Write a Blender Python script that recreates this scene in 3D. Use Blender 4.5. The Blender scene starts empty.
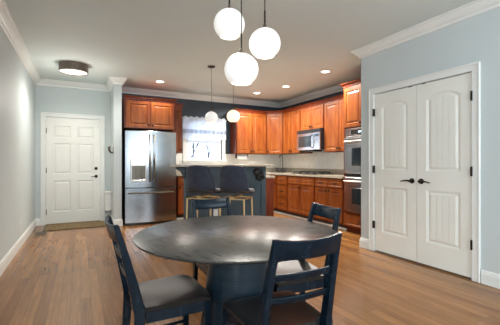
import bpy, bmesh, math, random
from mathutils import Vector, Matrix
random.seed(7)
PI = math.pi
sc = bpy.context.scene
col = sc.collection

# ------------------------------------------------------------------ camera, world, lights, exposure
cam_d = bpy.data.cameras.new('camera'); cam = bpy.data.objects.new('camera', cam_d); col.objects.link(cam)
cam.location = (0, 0, 1.15); cam.rotation_euler = (PI/2, 0, -math.radians(27.7))
cam_d.sensor_width = 36; cam_d.lens = 322/500*36; cam_d.shift_y = 0.001; cam_d.clip_start = 0.02
sc.camera = cam
sc.view_settings.view_transform = 'Standard'; sc.view_settings.look = 'None'
sc.view_settings.gamma = 1; sc.view_settings.use_curve_mapping = False
sc.view_settings.exposure = 0.98

w = bpy.data.worlds.new('sky'); sc.world = w; w.use_nodes = True
bg = w.node_tree.nodes['Background']; bg.inputs[0].default_value = (0.80, 0.89, 1.0, 1); bg.inputs[1].default_value = 2.2

def area(name, loc, rot, sx, sy, power, colr):
    d = bpy.data.lights.new(name, 'AREA'); d.shape = 'RECTANGLE'; d.size = sx; d.size_y = sy
    d.energy = power; d.color = colr
    o = bpy.data.objects.new(name, d); col.objects.link(o); o.location = loc; o.rotation_euler = rot
    return o
# daylight through the windows of the wall behind the camera, and the window of the left wall
area('daylight_rear_window', (1.9, -2.52, 1.65), (PI/2, 0, 0), 2.5, 1.2, 42, (0.84, 0.92, 1.0))
area('daylight_rear_window_left', (-0.1, -2.52, 1.65), (PI/2, 0, 0), 0.85, 1.2, 11, (0.84, 0.92, 1.0))
area('daylight_side_window', (-0.72, -0.9, 1.45), (PI/2, 0, -PI/2), 1.4, 1.5, 34, (0.86, 0.93, 1.0))

area('valance_backlight', (2.52, 7.7, 2.15), (PI/2, 0, PI), 1.1, 0.7, 40, (0.80, 0.90, 1.0))  # added lamp outside, unseen behind the roller shade, to brighten the valance

def point(name, loc, power, colr, r=0.05):
    d = bpy.data.lights.new(name, 'POINT'); d.energy = power; d.color = colr; d.shadow_soft_size = r
    o = bpy.data.objects.new(name, d); col.objects.link(o); o.location = loc
def spot(name, loc, power, colr, ang=162):
    d = bpy.data.lights.new(name, 'SPOT'); d.energy = power; d.color = colr; d.spot_size = math.radians(ang)
    d.spot_blend = 0.8; d.shadow_soft_size = 0.07
    o = bpy.data.objects.new(name, d); col.objects.link(o); o.location = loc
    return o

# ------------------------------------------------------------------ materials
def mat(name, c, rough=0.5, metal=0.0, coat=0.0, spec=0.5, coat_rough=0.1):
    m = bpy.data.materials.new(name); m.use_nodes = True
    b = m.node_tree.nodes['Principled BSDF']
    b.inputs['Base Color'].default_value = (*c, 1); b.inputs['Roughness'].default_value = rough
    b.inputs['Metallic'].default_value = metal; b.inputs['Coat Weight'].default_value = coat
    b.inputs['Specular IOR Level'].default_value = spec; b.inputs['Coat Roughness'].default_value = coat_rough
    return m
def emis(name, c, s):
    m = mat(name, (0.78, 0.77, 0.74), 0.4); b = m.node_tree.nodes['Principled BSDF']
    b.inputs['Emission Color'].default_value = (*c, 1); b.inputs['Emission Strength'].default_value = s
    return m
def noisy(m, c1, c2, scale=(1, 1, 1), nscale=6, detail=5, bump=0.0, lo=0.35, hi=0.65, rough=None, dist=0.0, coords='Object'):
    nt = m.node_tree; N = nt.nodes; L = nt.links; b = N['Principled BSDF']
    tc = N.new('ShaderNodeTexCoord'); mp = N.new('ShaderNodeMapping'); mp.inputs['Scale'].default_value = scale
    L.new(tc.outputs[coords], mp.inputs[0])
    no = N.new('ShaderNodeTexNoise'); no.inputs['Scale'].default_value = nscale; no.inputs['Detail'].default_value = detail
    no.inputs['Distortion'].default_value = dist
    L.new(mp.outputs[0], no.inputs['Vector'])
    cr = N.new('ShaderNodeValToRGB'); cr.color_ramp.elements[0].position = lo; cr.color_ramp.elements[1].position = hi
    cr.color_ramp.elements[0].color = (*c1, 1); cr.color_ramp.elements[1].color = (*c2, 1)
    L.new(no.outputs['Fac'], cr.inputs[0]); L.new(cr.outputs[0], b.inputs['Base Color'])
    if bump:
        bp = N.new('ShaderNodeBump'); bp.inputs['Strength'].default_value = bump; bp.inputs['Distance'].default_value = 0.01
        L.new(no.outputs['Fac'], bp.inputs['Height']); L.new(bp.outputs[0], b.inputs['Normal'])
    if rough:
        mr = N.new('ShaderNodeMapRange'); mr.inputs[3].default_value = rough[0]; mr.inputs[4].default_value = rough[1]
        L.new(no.outputs['Fac'], mr.inputs[0]); L.new(mr.outputs[0], b.inputs['Roughness'])
    return m

M = {}
M['wall'] = noisy(mat('wall_paint', (0.5, 0.56, 0.57), 0.55, spec=0.35), (0.535, 0.59, 0.59), (0.555, 0.61, 0.61), nscale=1.5)
M['ceil'] = noisy(mat('ceiling_paint', (0.6, 0.57, 0.54), 0.7), (0.64, 0.71, 0.695), (0.665, 0.735, 0.72), nscale=1.2)
M['navy_wall'] = noisy(mat('slate_wall_paint', (0.05, 0.075, 0.10), 0.55), (0.032, 0.048, 0.066), (0.038, 0.056, 0.076), nscale=2)
M['trim'] = noisy(mat('white_trim_paint', (0.78, 0.77, 0.73), 0.35), (0.74, 0.76, 0.73), (0.78, 0.79, 0.76), nscale=3)
M['door'] = noisy(mat('white_door_paint', (0.78, 0.76, 0.70), 0.38), (0.77, 0.77, 0.71), (0.80, 0.80, 0.74), nscale=3)
M['cherry'] = noisy(mat('cherry_wood', (0.45, 0.13, 0.03), 0.36, spec=0.35), (0.135, 0.024, 0.004), (0.265, 0.078, 0.013), scale=(6, 6, 1.1), nscale=2.2, detail=5, lo=0.25, hi=0.78, dist=0.3)
M['cherry_dark'] = noisy(mat('cherry_frame_wood', (0.3, 0.07, 0.02), 0.4, spec=0.35), (0.085, 0.012, 0.003), (0.17, 0.030, 0.006), scale=(7, 7, 1.1), nscale=2.2, lo=0.3, hi=0.7)
M['knob'] = mat('dark_bronze', (0.03, 0.022, 0.018), 0.35, 0.8)
M['bronze'] = noisy(mat('brushed_bronze', (0.16, 0.13, 0.10), 0.4, 0.7), (0.15, 0.12, 0.10), (0.20, 0.16, 0.13), nscale=20)
M['steel'] = noisy(mat('brushed_steel', (0.6, 0.6, 0.6), 0.25, 1.0), (0.60, 0.62, 0.63), (0.66, 0.68, 0.69), scale=(1, 1, 60), nscale=3, rough=(0.2, 0.27))
M['steel_handle'] = mat('satin_steel', (0.15, 0.13, 0.10), 0.38, 1.0)
M['pale_steel'] = mat('pale_satin_steel', (0.6, 0.58, 0.52), 0.4, 0.8)
M['recess'] = mat('grey_recess', (0.16, 0.15, 0.13), 0.4, 0.5)
M['fridge_steel'] = noisy(mat('fridge_steel', (0.4, 0.42, 0.44), 0.25, 1.0), (0.33, 0.36, 0.385), (0.38, 0.41, 0.43), scale=(1, 1, 60), nscale=3, rough=(0.2, 0.27))
M['dark_side'] = mat('dark_grey_enamel', (0.015, 0.015, 0.018), 0.5)
M['black'] = mat('black_plastic', (0.012, 0.012, 0.014), 0.35)
M['black_glass'] = mat('black_glass', (0.02, 0.03, 0.035), 0.05, coat=0.6)
M['iron'] = noisy(mat('cast_iron', (0.012, 0.012, 0.012), 0.55), (0.01, 0.01, 0.01), (0.02, 0.02, 0.02), nscale=60)
M['display'] = emis('lit_display', (0.45, 0.7, 1.0), 1.2)
M['granite'] = noisy(mat('speckled_granite', (0.5, 0.45, 0.36), 0.2, coat=0.3), (0.17, 0.14, 0.10), (0.54, 0.49, 0.39), nscale=70, detail=6, lo=0.36, hi=0.6)
M['splash'] = noisy(mat('cream_backsplash', (0.72, 0.70, 0.62), 0.3), (0.76, 0.75, 0.68), (0.86, 0.85, 0.79), nscale=9, detail=6, lo=0.3, hi=0.7)
M['island'] = noisy(mat('slate_blue_panel_paint', (0.045, 0.075, 0.10), 0.4), (0.026, 0.050, 0.066), (0.034, 0.060, 0.078), nscale=3)
M['plate'] = mat('white_plastic', (0.8, 0.8, 0.78), 0.4)
M['navy'] = noisy(mat('navy_black_painted_wood', (0.008, 0.02, 0.034), 0.33, spec=0.2), (0.0025, 0.008, 0.015), (0.004, 0.0115, 0.020), scale=(1, 1, 0.3), nscale=25, rough=(0.2, 0.32))
M['seat'] = noisy(mat('charcoal_stained_wood', (0.03, 0.03, 0.03), 0.33, spec=0.35), (0.014, 0.014, 0.0135), (0.017, 0.0165, 0.016), scale=(1.2, 10, 1), nscale=9, detail=4, bump=0.0)
M['table'] = noisy(mat('charcoal_grained_oak', (0.04, 0.04, 0.04), 0.35), (0.014, 0.015, 0.015), (0.062, 0.060, 0.055), scale=(60, 2.2, 1), nscale=4, detail=4, bump=0.05, lo=0.35, hi=0.65, rough=(0.22, 0.36), dist=0.3)
M['pedestal'] = noisy(mat('blue_black_ribbed_wood', (0.015, 0.03, 0.045), 0.3, spec=0.35), (0.006, 0.015, 0.024), (0.012, 0.025, 0.037), scale=(0.6, 0.6, 45), nscale=3, detail=4, bump=0.15, rough=(0.25, 0.4))
M['velvet'] = noisy(mat('grey_blue_velvet', (0.03, 0.04, 0.06), 0.85), (0.014, 0.020, 0.038), (0.034, 0.037, 0.056), nscale=14, detail=6, lo=0.3, hi=0.7)
M['velvet'].node_tree.nodes['Principled BSDF'].inputs['Sheen Weight'].default_value = 0.12
M['brown_leather'] = mat('dark_brown_leather', (0.035, 0.022, 0.018), 0.4)
M['brass'] = mat('pale_brass', (0.72, 0.52, 0.27), 0.3, 0.85)
M['globe'] = emis('opal_glass_lit', (1.0, 0.95, 0.88), 0.22)
M['globe_in'] = emis('opal_glass_opening', (1.0, 0.95, 0.88), 0.6)
M['globe_warm'] = emis('opal_glass_warm_lit', (1.0, 0.78, 0.46), 0.5)
M['globe_cool'] = emis('opal_glass_dim_lit', (1.0, 0.97, 0.93), 0.2)
M['lamp'] = emis('lamp_lens_lit', (1.0, 0.93, 0.82), 5.0)
M['diffuser'] = emis('diffuser_lit', (1.0, 0.93, 0.80), 0.7)
M['mat'] = noisy(mat('coir_mat', (0.2, 0.13, 0.06), 0.95), (0.13, 0.085, 0.04), (0.34, 0.23, 0.11), nscale=45, bump=0.5)
M['vent'] = mat('tan_vent_metal', (0.26, 0.18, 0.10), 0.5, 0.0)
M['fabric'] = noisy(mat('white_valance_cloth', (0.8, 0.82, 0.85), 0.85), (0.72, 0.76, 0.82), (0.86, 0.88, 0.92), nscale=10)
M['fabric_grey'] = noisy(mat('grey_band_cloth', (0.4, 0.45, 0.52), 0.85), (0.52, 0.56, 0.62), (0.60, 0.64, 0.70), nscale=10)
for k_ in ('fabric', 'fabric_grey'):
    nt = M[k_].node_tree; b_ = nt.nodes['Principled BSDF']; tr = nt.nodes.new('ShaderNodeBsdfTranslucent'); mx_ = nt.nodes.new('ShaderNodeMixShader'); mx_.inputs[0].default_value = 0.45
    tr.inputs[0].default_value = (0.85, 0.9, 0.97, 1) if k_ == 'fabric' else (0.5, 0.55, 0.62, 1)
    nt.links.new(b_.outputs[0], mx_.inputs[1]); nt.links.new(tr.outputs[0], mx_.inputs[2]); nt.links.new(mx_.outputs[0], nt.nodes['Material Output'].inputs[0])
M['bark'] = noisy(mat('pale_bark', (0.25, 0.27, 0.32), 0.9), (0.06, 0.07, 0.10), (0.13, 0.15, 0.20), nscale=12)
M['snow'] = noisy(mat('pale_frosted_ground', (0.8, 0.82, 0.86), 0.9), (0.72, 0.75, 0.8), (0.85, 0.87, 0.9), nscale=2)
M['paper'] = mat('white_paper', (0.85, 0.85, 0.85), 0.8)
g = bpy.data.materials.new('window_glass'); g.use_nodes = True; nt = g.node_tree
gb = nt.nodes['Principled BSDF']; gb.inputs['Roughness'].default_value = 0.0; gb.inputs['Transmission Weight'].default_value = 1.0; gb.inputs['IOR'].default_value = 1.02
M['glass'] = g

def floor_mat():
    m = mat('oak_plank_floor', (0.4, 0.2, 0.09), 0.25, coat=0.0); nt = m.node_tree; N = nt.nodes; L = nt.links; b = N['Principled BSDF']
    tc = N.new('ShaderNodeTexCoord'); mp = N.new('ShaderNodeMapping'); mp.inputs['Rotation'].default_value = (0, 0, PI/2)
    L.new(tc.outputs['Object'], mp.inputs[0])
    br = N.new('ShaderNodeTexBrick'); br.inputs['Scale'].default_value = 1.0; br.inputs['Brick Width'].default_value = 1.3
    br.inputs['Row Height'].default_value = 0.076; br.inputs['Mortar Size'].default_value = 0.0025; br.inputs['Mortar Smooth'].default_value = 0.3
    br.inputs['Color1'].default_value = (0, 0, 0, 1); br.inputs['Color2'].default_value = (1, 1, 1, 1); br.inputs['Mortar'].default_value = (0.5, 0.5, 0.5, 1)
    br.offset = 0.37; br.inputs['Bias'].default_value = 0.0
    L.new(mp.outputs[0], br.inputs['Vector'])
    cr = N.new('ShaderNodeValToRGB'); e = cr.color_ramp.elements
    e[0].position = 0.0; e[0].color = (0.22, 0.090, 0.025, 1); e[1].position = 1.0; e[1].color = (0.34, 0.160, 0.052, 1)
    k = e.new(0.5); k.color = (0.275, 0.123, 0.038, 1)
    L.new(br.outputs['Color'], cr.inputs[0])
    mp2 = N.new('ShaderNodeMapping'); mp2.inputs['Scale'].default_value = (18, 0.9, 1); L.new(tc.outputs['Object'], mp2.inputs[0])
    no = N.new('ShaderNodeTexNoise'); no.inputs['Scale'].default_value = 3.0; no.inputs['Detail'].default_value = 7; no.inputs['Distortion'].default_value = 0.8
    L.new(mp2.outputs[0], no.inputs['Vector'])
    cr2 = N.new('ShaderNodeValToRGB'); cr2.color_ramp.elements[0].position = 0.3; cr2.color_ramp.elements[0].color = (0.62, 0.58, 0.54, 1)
    cr2.color_ramp.elements[1].position = 0.68; cr2.color_ramp.elements[1].color = (1.08, 1.06, 1.04, 1)
    L.new(no.outputs['Fac'], cr2.inputs[0])
    mx = N.new('ShaderNodeMix'); mx.data_type = 'RGBA'; mx.blend_type = 'MULTIPLY'; mx.inputs[0].default_value = 0.85
    L.new(cr.outputs[0], mx.inputs[6]); L.new(cr2.outputs[0], mx.inputs[7])
    n3 = N.new('ShaderNodeTexNoise'); n3.inputs['Scale'].default_value = 5; n3.inputs['Detail'].default_value = 5; L.new(tc.outputs['Object'], n3.inputs['Vector'])
    cr3 = N.new('ShaderNodeValToRGB'); cr3.color_ramp.elements[0].position = 0.28; cr3.color_ramp.elements[0].color = (0.80, 0.76, 0.72, 1)
    cr3.color_ramp.elements[1].position = 0.5; cr3.color_ramp.elements[1].color = (1, 1, 1, 1); L.new(n3.outputs['Fac'], cr3.inputs[0])
    mx3 = N.new('ShaderNodeMix'); mx3.data_type = 'RGBA'; mx3.blend_type = 'MULTIPLY'; mx3.inputs[0].default_value = 0.35
    L.new(mx.outputs[2], mx3.inputs[6]); L.new(cr3.outputs[0], mx3.inputs[7])
    mx2 = N.new('ShaderNodeMix'); mx2.data_type = 'RGBA'; mx2.blend_type = 'MIX'
    L.new(br.outputs['Fac'], mx2.inputs[0]); L.new(mx3.outputs[2], mx2.inputs[6]); mx2.inputs[7].default_value = (0.17, 0.075, 0.03, 1)
    L.new(mx2.outputs[2], b.inputs['Base Color'])
    bp = N.new('ShaderNodeBump'); bp.inputs['Strength'].default_value = 0.05; bp.inputs['Distance'].default_value = 0.01
    L.new(no.outputs['Fac'], bp.inputs['Height']); L.new(bp.outputs[0], b.inputs['Normal'])
    mr = N.new('ShaderNodeMapRange'); mr.inputs[3].default_value = 0.17; mr.inputs[4].default_value = 0.27
    L.new(n3.outputs['Fac'], mr.inputs[0]); L.new(mr.outputs[0], b.inputs['Roughness'])
    return m
M['floor'] = floor_mat()

# ------------------------------------------------------------------ mesh helpers
def box(bm, x0, x1, y0, y1, z0, z1, bev=0.0, seg=1):
    t = bmesh.new(); bmesh.ops.create_cube(t, size=1)
    for v in t.verts:
        v.co = Vector(((x0+x1)/2 + v.co.x*(x1-x0), (y0+y1)/2 + v.co.y*(y1-y0), (z0+z1)/2 + v.co.z*(z1-z0)))
    if bev: bmesh.ops.bevel(t, geom=t.edges[:], offset=bev, segments=seg, affect='EDGES', profile=0.5)
    join(bm, t); return bm
def join(bm, t, mtx=None):
    if mtx is not None: t.transform(mtx)
    me = bpy.data.meshes.new('tmp'); t.to_mesh(me); bm.from_mesh(me); bpy.data.meshes.remove(me); t.free()
def B(*a, **k): return box(bmesh.new(), *a, **k)
def cyl(bm, p0, p1, r0, r1=None, n=16, caps=True):
    if r1 is None: r1 = r0
    p0 = Vector(p0); p1 = Vector(p1); d = p1-p0
    t = bmesh.new(); bmesh.ops.create_cone(t, cap_ends=caps, cap_tris=False, segments=n, radius1=r0, radius2=r1, depth=d.length)
    join(bm, t, Matrix.Translation((p0+p1)/2) @ d.to_track_quat('Z', 'Y').to_matrix().to_4x4()); return bm
def lathe(bm, prof, n=40, at=(0, 0, 0), mtx=None):
    t = bmesh.new(); rings = []
    for r, z in prof:
        if r < 1e-6: rings.append([t.verts.new((0, 0, z))])
        else: rings.append([t.verts.new((r*math.cos(2*PI*i/n), r*math.sin(2*PI*i/n), z)) for i in range(n)])
    for a, b in zip(rings, rings[1:]):
        for i in range(n):
            j = (i+1) % n
            if len(a) == 1 and len(b) == 1: continue
            if len(a) == 1: t.faces.new((a[0], b[i], b[j]))
            elif len(b) == 1: t.faces.new((a[i], a[j], b[0]))
            else: t.faces.new((a[i], a[j], b[j], b[i]))
    bmesh.ops.recalc_face_normals(t, faces=t.faces[:])
    join(bm, t, (mtx or Matrix.Identity(4)) if mtx else Matrix.Translation(at)); return bm
def tube(bm, pts, r, n=8, close_ends=True):
    pts = [Vector(p) for p in pts]; rs = r if isinstance(r, (list, tuple)) else [r]*len(pts)
    t = bmesh.new(); rings = []; up = Vector((0, 0, 1))
    for i, p in enumerate(pts):
        d = (pts[min(i+1, len(pts)-1)] - pts[max(i-1, 0)]).normalized()
        a = d.cross(up)
        if a.length < 0.05: a = d.cross(Vector((0, 1, 0)))
        a.normalize(); b = d.cross(a).normalized()
        rings.append([t.verts.new(p + (a*math.cos(2*PI*k/n) + b*math.sin(2*PI*k/n))*rs[i]) for k in range(n)])
    for A, Bq in zip(rings, rings[1:]):
        for k in range(n): t.faces.new((A[k], A[(k+1) % n], Bq[(k+1) % n], Bq[k]))
    if close_ends: t.faces.new(rings[0]); t.faces.new(rings[-1])
    bmesh.ops.recalc_face_normals(t, faces=t.faces[:]); join(bm, t); return bm
def loft(bm, sections, caps=True, closed=True):
    t = bmesh.new(); R = [[t.verts.new(Vector(p)) for p in s] for s in sections]; n = len(R[0])
    for a, b in zip(R, R[1:]):
        for i in range(n if closed else n-1): t.faces.new((a[i], a[(i+1) % n], b[(i+1) % n], b[i]))
    if caps and closed: t.faces.new(R[0]); t.faces.new(R[-1])
    bmesh.ops.recalc_face_normals(t, faces=t.faces[:]); join(bm, t); return bm
def sweep(bm, path, prof, flip=1):
    """profile (out, z) swept along a level path; out is towards the left of travel times flip"""
    P2 = [Vector((p[0], p[1])) for p in path]; secs = []
    for i, p in enumerate(P2):
        d0 = (P2[i]-P2[i-1]).normalized() if i > 0 else None; d1 = (P2[i+1]-P2[i]).normalized() if i < len(P2)-1 else None
        if d0 is None: d0 = d1
        if d1 is None: d1 = d0
        n0 = Vector((-d0.y, d0.x)); n1 = Vector((-d1.y, d1.x)); nn = (n0+n1).normalized(); nn = nn/max(0.3, nn.dot(n0))
        secs.append([(p.x+nn.x*o*flip, p.y+nn.y*o*flip, z) for o, z in prof])
    return loft(bm, secs)
def prism(bm, poly, y0, y1):
    """polygon in x,z extruded along y"""
    return loft(bm, [[(x, y0, z) for x, z in poly], [(x, y1, z) for x, z in poly]])

def obj(name, bm, m, parent=None, smooth=False, local=False, mods=None):
    me = bpy.data.meshes.new(name)
    if parent is not None and not local:
        bm.transform(world_of(parent).inverted())
    bm.to_mesh(me); bm.free()
    if smooth:
        for p in me.polygons: p.use_smooth = True
        try: me.set_sharp_from_angle(angle=math.radians(38))
        except Exception: pass
    me.materials.append(M[m] if isinstance(m, str) else m)
    o = bpy.data.objects.new(name, me); col.objects.link(o)
    if parent is not None: o.parent = parent
    return o
def world_of(o):
    m = Matrix.LocRotScale(o.location, o.rotation_euler, o.scale)
    return world_of(o.parent) @ m if o.parent else m
def tag(o, label=None, cat=None, group=None, kind=None):
    if label: o['label'] = label
    if cat: o['category'] = cat
    if group: o['group'] = group
    if kind: o['kind'] = kind
    return o
def thing(name, label, cat, loc=(0, 0, 0), rz=0.0, group=None):
    o = bpy.data.objects.new(name, None); o.empty_display_size = 0.05; col.objects.link(o)
    o.location = loc; o.rotation_euler = (0, 0, rz); return tag(o, label, cat, group)
def struct(name, bm, m, label=None, parent=None, **k):
    o = obj(name, bm, m, parent, **k)
    if parent is None: o['kind'] = 'structure'
    if label: o['label'] = label
    if parent is None: o['category'] = name.split('_')[0]
    return o
def copy_tree(o, parent=None):
    c = o.copy(); col.objects.link(c)
    if parent is not None: c.parent = parent
    for ch in list(o.children): copy_tree(ch, c)
    return c
def dup(o, loc, rz, label, group=None):
    c = copy_tree(o); c.location = loc; c.rotation_euler = (0, 0, rz); c['label'] = label
    if group: c['group'] = group
    return c

def offset_poly(pts, d):
    n = len(pts); out = []
    for i in range(n):
        p = Vector(pts[i]); a = (p-Vector(pts[i-1])).normalized(); b = (Vector(pts[(i+1) % n])-p).normalized()
        na = Vector((-a.y, a.x)); nb = Vector((-b.y, b.x)); m_ = (na+nb).normalized(); m_ = m_/max(0.4, m_.dot(na))
        out.append((p.x+m_.x*d, p.y+m_.y*d))
    return out
def rect(x0, x1, z0, z1): return [(x0, z0), (x1, z0), (x1, z1), (x0, z1)]
def arch(x0, x1, z0, z1, rise, n=14):
    p = [(x0, z0), (x1, z0)]
    for i in range(n+1):
        s = i/n; x = x1+(x0-x1)*s; p.append((x, z1-rise+rise*(math.sin(PI*s)**0.8)))
    return p
def panel_slab(wd, ht, t, panels, rings, planks=0):
    """a door leaf x 0..wd, z 0..ht, back y=0, front y=-t; panels are CCW outlines sunk by rings (inset, depth)"""
    bm = bmesh.new(); o = [(0, 0), (wd, 0), (wd, ht), (0, ht)]
    fo = [bm.verts.new((x, -t, z)) for x, z in o]; bo = [bm.verts.new((x, 0, z)) for x, z in o]
    es = [bm.edges.new((fo[i], fo[(i+1) % 4])) for i in range(4)]
    bm.faces.new(bo)
    for i in range(4): bm.faces.new((fo[i], fo[(i+1) % 4], bo[(i+1) % 4], bo[i]))
    hole_loops = []
    for pl in panels:
        vs = [bm.verts.new((x, -t, z)) for x, z in pl]
        es += [bm.edges.new((vs[i], vs[(i+1) % len(vs)])) for i in range(len(vs))]
        hole_loops.append((pl, vs))
    bmesh.ops.triangle_fill(bm, edges=es, use_beauty=True)
    # remove any face that fell inside a hole
    for pl, vs in hole_loops:
        S = set(vs); bad = [f for f in bm.faces if all(v in S for v in f.verts)]
        if bad: bmesh.ops.delete(bm, geom=bad, context='FACES_ONLY')
    for pl, vs in hole_loops:
        prev = vs
        for ins, dep in rings:
            q = offset_poly(pl, ins); cur = [bm.verts.new((x, -t+dep, z)) for x, z in q]
            for i in range(len(cur)): bm.faces.new((prev[i], prev[(i+1) % len(cur)], cur[(i+1) % len(cur)], cur[i]))
            prev = cur
        bm.faces.new(prev)
        if planks:
            q = offset_poly(pl, rings[-1][0]+0.004); xs = [p[0] for p in q]; x0, x1 = min(xs), max(xs); zb = min(p[1] for p in q)
            topp = sorted([p for p in q if p[1] > zb+0.05], key=lambda p: p[0])
            def ztop(x):
                for a, b in zip(topp, topp[1:]):
                    if a[0] <= x <= b[0]+1e-9: return a[1]+(b[1]-a[1])*(x-a[0])/max(1e-9, b[0]-a[0])
                return topp[-1][1] if x > topp[-1][0] else topp[0][1]
            wdt = (x1-x0)/planks
            for k in range(planks):
                a = x0+k*wdt+0.004; b = x0+(k+1)*wdt-0.004
                poly = [(a, zb), (b, zb)]+[(b+(a-b)*s/4, ztop(b+(a-b)*s/4)) for s in range(5)]
                prism(bm, poly, -t+rings[-1][1]+0.001, -t+rings[-1][1]-0.005)
    bmesh.ops.recalc_face_normals(bm, faces=bm.faces[:])
    return bm
def place(bm, origin, rz):
    bm.transform(Matrix.Translation(origin) @ Matrix.Rotation(rz, 4, 'Z')); return bm

# ------------------------------------------------------------------ room shell
XL, XP, XK, YB, YW, C = -0.74, 3.40, 4.60, 7.05, -2.6, 2.69
struct('floor', B(XL-0.15, XK+0.15, YW-0.15, YB+0.15, -0.08, 0), 'floor', 'glossy brown oak plank floor running to the entry')
struct('ceiling', B(XL-0.15, XK+0.15, YW-0.15, YB+0.15, C, C+0.08), 'ceil', 'flat warm off white ceiling')
# left wall with a window beside the camera
def wall_with_holes(name, m, axis, a0, a1, c0, c1, holes, label):
    """axis 'x': wall in plane x=c0..c1, running a0..a1 in y;  axis 'y': plane y=c0..c1 running in x"""
    bm = bmesh.new(); cuts = sorted({a0, a1} | {h[0] for h in holes} | {h[1] for h in holes})
    for s, e in zip(cuts, cuts[1:]):
        hs = [h for h in holes if h[0] <= s+1e-6 and h[1] >= e-1e-6]
        spans = [(0, C)] if not hs else [(0, hs[0][2]), (hs[0][3], C)]
        for z0, z1 in spans:
            if z1-z0 < 1e-4: continue
            if axis == 'x': box(bm, c0, c1, s, e, z0, z1)
            else: box(bm, s, e, c0, c1, z0, z1)
    return struct(name, bm, m, label)
wall_with_holes('wall_left', 'wall', 'x', YW, YB, XL-0.12, XL, [(-1.6, -0.2, 0.7, 2.2)], 'pale blue grey painted left wall')
wall_with_holes('wall_rear', 'wall', 'y', XL-0.12, XP+0.12, YW-0.12, YW, [(-0.52, 0.32, 1.0, 2.3), (0.65, 3.15, 1.0, 2.3)], 'pale blue grey wall behind the camera')
wall_with_holes('wall_entry', 'wall', 'y', XL-0.12, 0.53, YB, YB+0.12, [(-0.585, 0.345, 0, 2.015)], 'pale blue grey wall around the entry door')
WX0, WX1, WZ0, WZ1 = 2.09, 2.95, 1.22, 2.10
wall_with_holes('wall_kitchen', 'navy_wall', 'y', 0.53, XK+0.12, YB, YB+0.12, [(WX0, WX1, WZ0, WZ1)], 'dark slate blue kitchen wall around the window')
struct('wall_kitchen_right', B(XK, XK+0.12, 3.02, YB, 0, C), 'navy_wall', 'dark slate blue wall above the right hand cabinets')
PD0, PD1 = 1.782, 2.975
wall_with_holes('wall_right', 'wall', 'x', YW, 3.20, XP, XP+0.12, [(PD0-0.01, PD1+0.01, 0, 2.06)], 'pale blue grey wall around the double pantry doors')
struct('wall_pantry_return', B(XP+0.12, XK, 3.08, 3.20, 0, C), 'wall')
struct('wall_pantry_back', B(XP+0.7, XP+0.8, 1.4, 3.08, 0, C), 'wall')
struct('wall_stub', B(0.53, 0.66, 6.30, YB, 0, C), 'wall', 'narrow pale wall end between the entry and the refrigerator')

crown = [(0, C), (0.095, C), (0.095, C-0.014), (0.078, C-0.02), (0.066, C-0.04), (0.038, C-0.072), (0.022, C-0.082), (0.02, C-0.105), (0.010, C-0.112), (0, C-0.112)]
base = [(0, 0), (0.016, 0), (0.016, 0.095), (0.012, 0.105), (0.011, 0.118), (0.004, 0.13), (0, 0.13)]
# paths travel so that the room is on the right hand side (flip -1)
struct('trim_1', sweep(bmesh.new(), [(XP, -2.6), (XP, 3.20), (XK-0.0, 3.20)], crown, 1), 'trim', 'white crown moulding above the pantry doors')
struct('trim_2', sweep(bmesh.new(), [(XK, 3.20), (XK, YB), (0.66, YB), (0.66, 6.30), (0.53, 6.30), (0.53, YB), (XL, YB), (XL, YW)], crown, 1), 'trim', 'white crown moulding around kitchen and entry')
struct('trim_3', sweep(bmesh.new(), [(XL, YW), (XP, YW)], crown, 1), 'trim', 'white crown moulding behind the camera')
struct('baseboard_left', sweep(bmesh.new(), [(XL+0.11, YB), (XL, YB), (XL, YW)], base, 1), 'trim', 'tall white baseboard along the left wall')
struct('baseboard_stub', sweep(bmesh.new(), [(0.66, 6.40), (0.66, 6.30), (0.53, 6.30), (0.53, YB), (0.43, YB)], base, 1), 'trim', 'white baseboard wrapped around the narrow wall end')
struct('baseboard_right', sweep(bmesh.new(), [(XP, YW), (XP, PD0-0.085)], base, 1), 'trim', 'white baseboard right of the pantry doors')
struct('baseboard_right_far', sweep(bmesh.new(), [(XP, PD1+0.085), (XP, 3.20), (XP+0.1, 3.20)], base, 1), 'trim', 'white baseboard at the wall corner left of the pantry doors')

# casing helper : U frame, in a local frame x along width, front -y
def casing(w0, w1, h, cw=0.075, t=0.018):
    bm = bmesh.new()
    for a, b, z0, z1 in ((w0-cw, w0, 0, h+cw), (w1, w1+cw, 0, h+cw), (w0, w1, h, h+cw)):
        box(bm, a, b, -t, 0, z0, z1, 0.003)
        
    box(bm, w0-cw, w1+cw, -t-0.008, -t+0.001, h+cw-0.02, h+cw+0.001, 0.003)
    box(bm, w0-cw, w0-cw+0.016, -t-0.008, -t+0.001, 0, h+cw-0.02, 0.003); box(bm, w1+cw-0.016, w1+cw, -t-0.008, -t+0.001, 0, h+cw-0.02, 0.003)
    return bm
# ---- entry door (front faces -y)
struct('trim_4', place(casing(-0.585, 0.345, 2.015), (0, YB, 0), 0), 'trim', 'white casing around the entry door')
dj = bmesh.new(); box(dj, -0.585, -0.578, YB, YB+0.12, 0, 2.015); box(dj, 0.338, 0.345, YB, YB+0.12, 0, 2.015); box(dj, -0.578, 0.338, YB, YB+0.12, 2.008, 2.015)
struct('trim_5', dj, 'trim', 'white jamb of the entry door')
door = bpy.data.objects.new('door_1', None); col.objects.link(door); door.location = (-0.576, YB+0.06, 0.012); door['kind'] = 'structure'; door['label'] = 'white six panel entry door with dark lever and deadbolt'; door['category'] = 'door'
dw, dh = 0.912, 1.992; cs = 0.115; cm = 0.11; pw = (dw-2*cs-cm)/2
pan = []
for i in range(2):
    xa = cs+i*(pw+cm)
    for z0, z1 in ((0.22, 0.80), (0.93, 1.51), (1.62, 1.84)): pan.append(rect(xa, xa+pw, z0, z1))
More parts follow.
